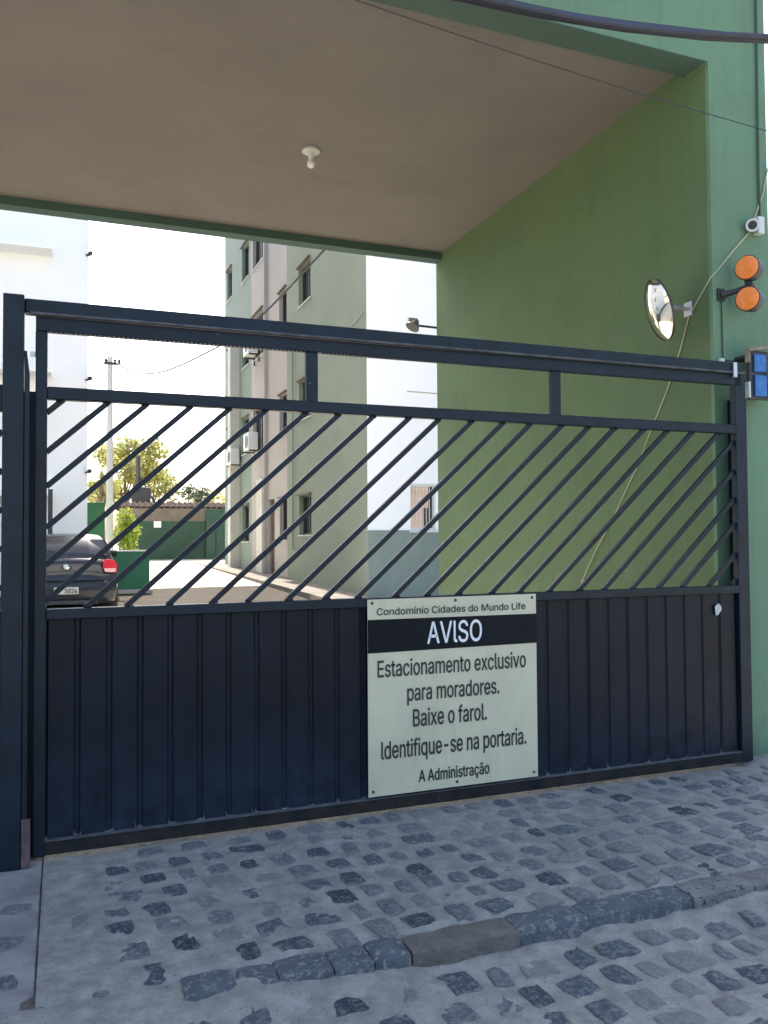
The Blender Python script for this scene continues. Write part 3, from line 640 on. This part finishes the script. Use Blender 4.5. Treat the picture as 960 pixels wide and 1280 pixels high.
MB().box((6.86, 15.474, 1.69), (7.085, 15.477, 2.10)).build('lower_blind', 'darkbrown', f0)
MB().box((6.52, 15.37, 1.60), (7.16, 15.42, 1.644)).build('sill', 'plastic', AB)
wall(1, 30.75, 31.0, (AX+.25, 16.0), (.2, TOP), [], 'rear_wall', 'bgreen', AB)
wall(0, 15.75, 16.0, (15.67, 30.75), (.2, TOP), [], 'end_wall', 'bgreen', AB)
MB().box((AX-.1, 15.35, TOP), (16.1, 31.1, TOP+.15)).build('roof', 'render', AB)
def ac(y, z, label, x=AX):
    t = thing('air_conditioner', label, 'air conditioner', (x-.2, y, z), 'air conditioners on the apartment block')
    MB().box((x-.36, y, z), (x-.06, y+.78, z+.54), .012).build('casing', 'plastic', t)
    MB().lathe((x-.361, y+.3, z+.27), (-1, 0, 0), [(0, .20), (.012, .20), (.012, .17), (.004, .001)], 20).build('fan_grille', 'dark', t)
    MB().box((x-.34, y+.02, z-.05), (x, y+.06, z-.005)).box((x-.34, y+.70, z-.05), (x, y+.74, z-.005)).box((x-.04, y+.02, z-.25), (x-.0, y+.06, z-.05)).box((x-.04, y+.7, z-.25), (x-.0, y+.74, z-.05)).build('bracket', 'dark', t)
ac(25.0, 7.20, 'upper of the air conditioners, just below the gate top rail')
ac(25.0, 4.22, 'air conditioner unit on the pink wall strip, nearer the camera', AX)
ac(27.9, 4.02, 'air conditioner unit beside the pale pilaster, farthest away', AX)

# ================================================================== TOWER BLOCK (left)
TB = thing('apartment_tower', 'white apartment tower at left with thin balcony slabs', 'building', (-6, 19.5, .3))
TX = .505
wn = [(-3.6, -2.6, 1.5+2.7*i, 2.7+2.7*i) for i in range(5)]
wall(1, 19.5, 19.75, (-12, TX), (.2, 15), wn, 'front_wall', 'bwhite', TB)
for (a, b, c, d) in wn:
    f1 = MB().box((a, 19.6, c), (b, 19.64, c+.05)).box((a, 19.6, d-.05), (b, 19.64, d)).box((a, 19.6, c), (a+.05, 19.64, d)).box((b-.05, 19.6, c), (b, 19.64, d)).build('window', 'dark', TB)
    MB().box((a+.05, 19.61, c+.05), (b-.05, 19.62, d-.05)).build('pane', 'glass', f1)
wall(0, TX-.25, TX, (19.75, 32), (.2, 15), [], 'side_wall', 'bwhite', TB)
wall(0, -12, -11.75, (19.75, 32), (.2, 15), [], 'side_wall', 'bwhite', TB)
wall(1, 31.75, 32, (-11.75, TX-.25), (.2, 15), [], 'rear_wall', 'bwhite', TB)
MB().box((-12.1, 19.4, 15), (TX+.1, 32.1, 15.15)).build('roof', 'pale', TB)
for z in (2.42, 5.08, 7.74, 10.4): MB().box((-6, 18.95, z), (-.25, 19.498, z+.06)).build('balcony_slab', 'bwhite', TB)
for k, z in enumerate((7.86, 5.06, 3.0)):
    t = thing('wall_lamp', ['highest', 'middle', 'lowest'][k]+' of the three dark wall lamps at the right corner of the white tower', 'lamp', (TX+.02, 19.45, z), 'wall lamps on the white tower')
    MB().box((TX-.06, 19.40, z-.03), (TX+.04, 19.47, z+.0)).build('mount', 'dark', t)
    MB().lathe((TX+.03, 19.38, z+.02), (.3, -.8, -.4), [(-.03, .0), (-.03, .03), (.03, .055), (.035, .001)], 12).build('shade', 'dark', t)
tag(MB().box((-.29, 18.5, .3), (-.20, 18.6, 2.55), .005).build('short_post', 'dark'), 'short dark post in front of the white tower', 'post')

# ================================================================== YARD THINGS
lw = thing('low_wall', 'low bright green wall with a pale coping behind the car', 'wall', (1.5, 19.5, .3))
MB().box((.3, 19.45, .2), (1.84, 19.60, 1.215)).build('masonry', 'lgreen', lw)
MB().box((.29, 19.43, 1.216), (1.85, 19.62, 1.25), .004).build('coping', 'pale', lw)
MB().box((.3, 19.30, .2), (1.9, 19.44, .37), .01).build('kerb', 'concrete', lw)
tag(MB().box((.62, 24.0, .3), (1.08, 24.3, 2.52), .01).build('green_pillar', 'lgreen'), 'tall dark green masonry pillar beside the white pole', 'pillar')
pl = thing('utility_pole', 'white utility pole standing behind the black car', 'pole', (1.1, 22.0, .34))
MB().tube([(1.105, 22, .3), (1.10, 22, 3.0), (1.10, 22, 6.15)], [.09, .085, .06], 14).build('pole_shaft', 'bwhite', pl)
MB().box((.95, 21.93, 5.93), (1.35, 21.99, 5.99)).build('crossarm', 'dark', pl)
for xk in (1.0, 1.22, 1.32): MB().lathe((xk, 21.96, 5.99), (0, 0, 1), [(0, .03), (.05, .04), (.08, .025), (.08, .001)], 10).build('insulator', 'dark', pl)
def spl(ps, n=10):
    out = []
    for i in range(len(ps)-1):
        p0 = Vector(ps[max(i-1, 0)]); p1 = Vector(ps[i]); p2 = Vector(ps[i+1]); p3 = Vector(ps[min(i+2, len(ps)-1)])
        for k in range(n):
            t = k/n; out.append(.5*((2*p1)+(p2-p0)*t+(2*p0-5*p1+4*p2-p3)*t*t+(3*p1-p0-3*p2+p3)*t**3))
    return out+[Vector(ps[-1])]
tag(MB().tube(spl([(2.78, 8.87, 4.80), (2.48, 11.2, 4.51), (2.22, 13.3, 4.53), (1.77, 16.7, 4.78), (1.4, 19.6, 5.35), (1.2, 22, 6.03)]), .014, 6).build('slung_cable', 'cablem'), 'thick cable slung from the passage rear beam to the utility pole', 'cable')
tag(MB().tube(spl([(1.3, 22, 6.0), (2.33, 24.5, 5.9), (3.7, 27.5, 6.5), (5.6, 30.8, 8.0)]), .010, 6).build('slung_cable', 'cablem'), 'sagging cable between the utility pole and the apartment block', 'cable')
# far wall
fwall = thing('boundary_wall', 'long dark green boundary wall at the back of the yard', 'wall', (6, 36, .6))
MB().box((2.2, 36, .4), (5.7, 36.25, 2.25)).build('green_wall', 'fgreen', fwall)
MB().box((5.72, 35.95, .4), (12, 36.25, 2.75)).build('green_wall', 'fgreen2', fwall)
MB().box((2.2, 36.02, 2.25), (7.2, 36.22, 2.80)).build('upper_render', 'render', fwall)
for k in range(5): MB().box((5.75+.42*k, 35.90, .62), (6.13+.42*k, 35.945, 2.35)).build('door_panel', 'fgreen2', fwall)
tag(MB().box((3.57, 35.96, 1.98), (3.87, 35.99, 2.25)).build('small_notice', 'plastic'), 'small white notice on the far green wall', 'notice')
sh = thing('tiled_shed', 'low shed with a brown tiled roof above the far green wall', 'shed', (5, 37.5, .6))
MB().box((2.4, 37.2, .4), (9.5, 40, 2.95)).build('wall', 'render', sh)
rf = MB()
for k in range(30):
    x = 2.2+.25*k; rf.tube([(x, 36.7, 2.80), (x, 38.5, 3.08)], .12, 6)
rf.build('roof', 'tile', sh)
dp = thing('transformer_pole', 'dark pole with a transformer box in front of the trees', 'pole', (3.3, 40.5, .7))
MB().tube([(3.3, 40.5, .6), (3.3, 40.5, 5.4)], [.14, .11], 10).build('pole_shaft', 'dark', dp)
MB().box((3.0, 40.2, 3.2), (3.85, 40.7, 3.95), .05).build('transformer', 'dark', dp)
MB().box((2.7, 40.3, 3.05), (4.1, 40.45, 3.15)).build('platform', 'dark', dp)
MB().bar((2.55, 40.4, 3.1), (3.3, 40.4, 3.75), .1).bar((4.1, 40.4, 3.1), (3.4, 40.4, 4.4), .08).build('brace', 'dark', dp)
# trees
def crown(name, clumps, nleaf, ls, m, parent, seed, rnd_fill=.45):
    rnd = random.Random(seed); V = []; F = []
    for (c, r) in clumps:
        c = Vector(c); n = int(nleaf*r[0]*r[1]*r[2])
        for _ in range(max(n, 40)):
            d = Vector((rnd.gauss(0, 1), rnd.gauss(0, 1), rnd.gauss(0, 1))).normalized()*(rnd.random()**rnd_fill)
            if noise.noise(Vector((c.x+d.x*2.2, c.y+d.y*2, c.z+d.z*2.2))*1.4) < -.22: continue
            p = c+Vector((d.x*r[0], d.y*r[1], d.z*r[2])); a = Vector((rnd.gauss(0, 1), rnd.gauss(0, 1), rnd.gauss(0, .6))).normalized(); b = a.orthogonal().normalized(); s = ls*rnd.uniform(.6, 1.4)
            k = len(V); V += [p-a*s, p+b*s*.45, p+a*s, p-b*s*.45]; F.append((k, k+1, k+2, k+3))
    me = bpy.data.meshes.new(name); me.from_pydata([tuple(v) for v in V], [], F); me.materials.append(MT[m])
    o = bpy.data.objects.new(name, me); COL.objects.link(o); o.parent = parent; o.matrix_parent_inverse = Matrix.Translation(parent.location).inverted(); return o
def tree(label, x, y, z0, h, sp, m, seed, ls=.12, dens=260, cat='tree', nm='leafy_tree', flat=.7):
    t = thing(nm, label, cat, (x, y, z0), 'trees behind the yard' if nm == 'leafy_tree' else None); rnd = random.Random(seed)
    tk = MB(); tk.tube([(x, y, z0-.1), (x+.05, y, z0+h*.3), (x-.03, y, z0+h*.55), (x+.05, y, z0+h*.8)], [h*.025, h*.018, h*.012, h*.005], 8)
    cl = []
    for k in range(7):
        a = k*2.4; e = rnd.uniform(.55, 1.); q = Vector((x+math.cos(a)*sp*e, y+math.sin(a)*sp*e, z0+h*rnd.uniform(.5, .9)))
        tk.tube([(x, y, z0+h*rnd.uniform(.3, .55)), (x+(q.x-x)*.5, y+(q.y-y)*.5, (z0+h*.5+q.z)/2), q], [h*.008, h*.005, h*.002], 6)
        cl.append((q, (sp*rnd.uniform(.35, .55), sp*rnd.uniform(.35, .55), sp*rnd.uniform(.3, .45)*flat/.7)))
    cl.append(((x, y, z0+h*.88), (sp*.5, sp*.5, h*.12)))
    tk.build('trunk', 'bark', t); crown('crown', cl, dens, ls, m, t, seed)
tree('tall airy tree with yellowish leaves behind the white pole', 3.1, 46, .7, 6.3, 1.75, 'leafy', 3, .15, 1100)
tree('small airy tree between the white tower and the pole', 1.75, 43, .7, 5.6, .85, 'leafy', 9, .12, 2000)
tree('rounded tree right of the dark transformer pole', 4.75, 48, .7, 5.2, 1.2, 'leafy', 13, .14, 1400)
tree('low dark treetop showing above the shed roof', 7.2, 52, .7, 4.2, 1.3, 'leafd', 21, .14, 800)
tree('sparse low treetop nearest the apartment block', 8.9, 55, .7, 4.1, 1.1, 'leafy', 24, .14, 600)
bs = thing('lime_bush', 'bright lime green bush behind the low green wall', 'bush', (1.5, 21, .3))
MB().tube([(1.52, 21.2, .3), (1.5, 21.2, 1.2), (1.45, 21.2, 2.0)], [.03, .02, .01], 6).tube([(1.5, 21.2, .9), (1.7, 21.1, 1.7)], [.015, .007], 6).build('stem', 'bark', bs)
crown('foliage', [((1.43, 21.2, 2.05), (.24, .22, .26)), ((1.55, 21.15, 1.72), (.27, .25, .3)), ((1.32, 21.2, 1.6), (.2, .2, .3)), ((1.5, 21.2, 1.35), (.25, .2, .22))], 26000, .045, 'lime', bs, 5, .4)

# ================================================================== CAR
CX, CY, CZ = .06, 15.0, yz(15.0)
car = thing('parked_car', 'black hatchback parked with its rear towards the gate', 'car', (CX, CY+2, CZ))
def loft(secs, smooth=True, closed=True):
    b = MB(); n = len(secs[0]); V = [p for s_ in secs for p in s_]
    F = [(i*n+k, i*n+(k+1) % n, (i+1)*n+(k+1) % n, (i+1)*n+k) for i in range(len(secs)-1) for k in range(n if closed else n-1)]
    F += [tuple(range(n))[::-1], tuple((len(secs)-1)*n+k for k in range(n))]
    b.add(V, F, smooth); return b
def sec(y, w, z0, z1, tw=.9, crown_=.03):
    h = [(0, z0), (w*.80, z0), (w*.95, z0+.04), (w, z0+(z1-z0)*.35), (w*.995, z0+(z1-z0)*.62), (w*(.5+tw*.5)-.01, z1-.07), (w*tw-.03, z1-.015), (w*.5, z1+crown_*.6), (0, z1+crown_)]
    p = h+[(-x, z) for x, z in reversed(h[1:-1])]
    return [(CX+x, CY+y, CZ+z) for x, z in p]
B = [sec(.0, .66, .32, .56), sec(.03, .76, .26, .62), sec(.08, .80, .22, .66, .95), sec(.10, .805, .20, .72, .95), sec(.14, .82, .20, .86, .95), sec(.20, .835, .20, .94, .94), sec(.32, .845, .19, .97, .93), sec(.8, .85, .19, .97, .93), sec(2.6, .85, .19, .95, .93), sec(3.3, .845, .19, .90, .92), sec(3.9, .82, .2, .80, .9), sec(4.15, .76, .24, .66, .88), sec(4.22, .62, .3, .56)]
loft(B).build('body', 'carp', car)
def gsec(y, wb, wt, zb_, zt_):
    h = [(0, zb_), (wb, zb_), (wb*.5+wt*.5+.015, (zb_+zt_)/2), (wt+.01, zt_-.05), (wt-.05, zt_-.01), (wt*.5, zt_+.012), (0, zt_+.018)]
    p = h+[(-x, z) for x, z in reversed(h[1:-1])]; return [(CX+x, CY+y, CZ+z) for x, z in p]
G = [gsec(.26, .76, .74, .93, .97), gsec(.42, .77, .68, .93, 1.14), gsec(.62, .775, .62, .93, 1.30), gsec(.78, .78, .585, .93, 1.365), gsec(1.1, .78, .58, .93, 1.395), gsec(1.9, .78, .585, .93, 1.40), gsec(2.35, .78, .57, .93, 1.36), gsec(2.9, .76, .62, .92, 1.12), gsec(3.3, .74, .7, .90, .95)]
loft(G).build('cabin', 'carp', car)
def quad(pts, th, name, m, parent, off=(0, -.008, .006)):
    o_ = Vector(off); v = [Vector((CX+p[0], CY+p[1], CZ+p[2]))+o_ for p in pts]; nn = (v[1]-v[0]).cross(v[-1]-v[0]).normalized()
    n_ = len(v); b = MB().add(v+[p+nn*th for p in v], [tuple(range(n_)), tuple(range(n_, 2*n_))]+[(i, (i+1) % n_, n_+(i+1) % n_, n_+i) for i in range(n_)])
    return b.build(name, m, parent)
quad([(-.66, .31, 1.00), (.66, .31, 1.00), (.655, .45, 1.14), (.60, .64, 1.285), (.555, .73, 1.335), (-.555, .73, 1.335), (-.60, .64, 1.285), (-.655, .45, 1.14)], .004, 'rear_window', 'carg', car, (0, -.02, .016))
for s_ in (-1, 1):
    quad([(s_*.765, .75, 1.0), (s_*.765, 2.6, .98), (s_*.61, 2.2, 1.31), (s_*.62, 1.0, 1.33)], .004, 'side_window', 'carg', car, (s_*.02, 0, 0))
    tl = MB().prism([(CX+s_*x, CZ+z) for x, z in ((.58, .93), (.60, .78), (.70, .73), (.815, .73), (.82, .86), (.78, .935), (.70, .96))], 1, CY+.06, CY+.24).build('tail_light', 'red', car)
    MB().prism([(CX+s_*x, CZ+z) for x, z in ((.605, .80), (.62, .745), (.70, .735), (.79, .74), (.80, .80))], 1, CY+.05, CY+.07).build('reverse_lens', 'pinkl', tl)
    MB().box((CX+s_*.9-.07, CY+2.55, CZ+.95), (CX+s_*.9+.07, CY+2.65, CZ+1.08), .03).build('side_mirror', 'carp', car)
MB().box((CX-.62, CY-.022, CZ+.60), (CX+.62, CY+.06, CZ+.622), .006).build('bumper_strip', 'carp', car)
pr = MB().box((CX-.20, CY-.0, CZ+.37), (CX+.20, CY+.05, CZ+.5), .01).build('plate_frame', 'dark', car)
MB().box((CX-.195, CY-.008, CZ+.375), (CX+.195, CY-.002, CZ+.495), .003).build('number_plate', 'pale', car)
text_mesh('plate_lettering', '5024', CX-.02, CX+.17, CZ+.395, CY-.009, .075, 'dark', car, .003)
MB().lathe((CX, CY+.095, CZ+.84), (0, -1, 0), [(0, .05), (.012, .05), (.018, .03), (.02, .001)], 20).box((CX-.09, CY+.08, CZ+.832), (CX+.09, CY+.094, CZ+.850)).build('badge', 'chrome', car)
MB().box((CX-.42, CY+.09, CZ+.70), (CX-.27, CY+.105, CZ+.72)).build('trunk_badge', 'chrome', car)
MB().tube([(CX+.3, CY+.02, CZ+1.43), (CX+.3, CY+1.3, CZ+1.43)], .001, 4) 
for s_ in (-1, 1):
    for yy in (.85, 3.35):
        t_ = MB().lathe((CX+s_*.70, CY+yy, CZ+.30), (s_, 0, 0), [(0, .2), (0, .29), (.03, .305), (.14, .305), (.165, .29), (.165, .2)], 28).build('wheel', 'tyre', car)
        MB().lathe((CX+s_*.855, CY+yy, CZ+.30), (s_, 0, 0), [(0, .21), (.006, .20), (-.02, .17), (.0, .05), (.01, .001)], 20).build('rim', 'alu', t_)
MB().box((CX-.5, CY+.0, CZ+.20), (CX+.5, CY+.05, CZ+.27), .01).build('lower_valance', 'dark', car)
bpy.context.view_layer.update()
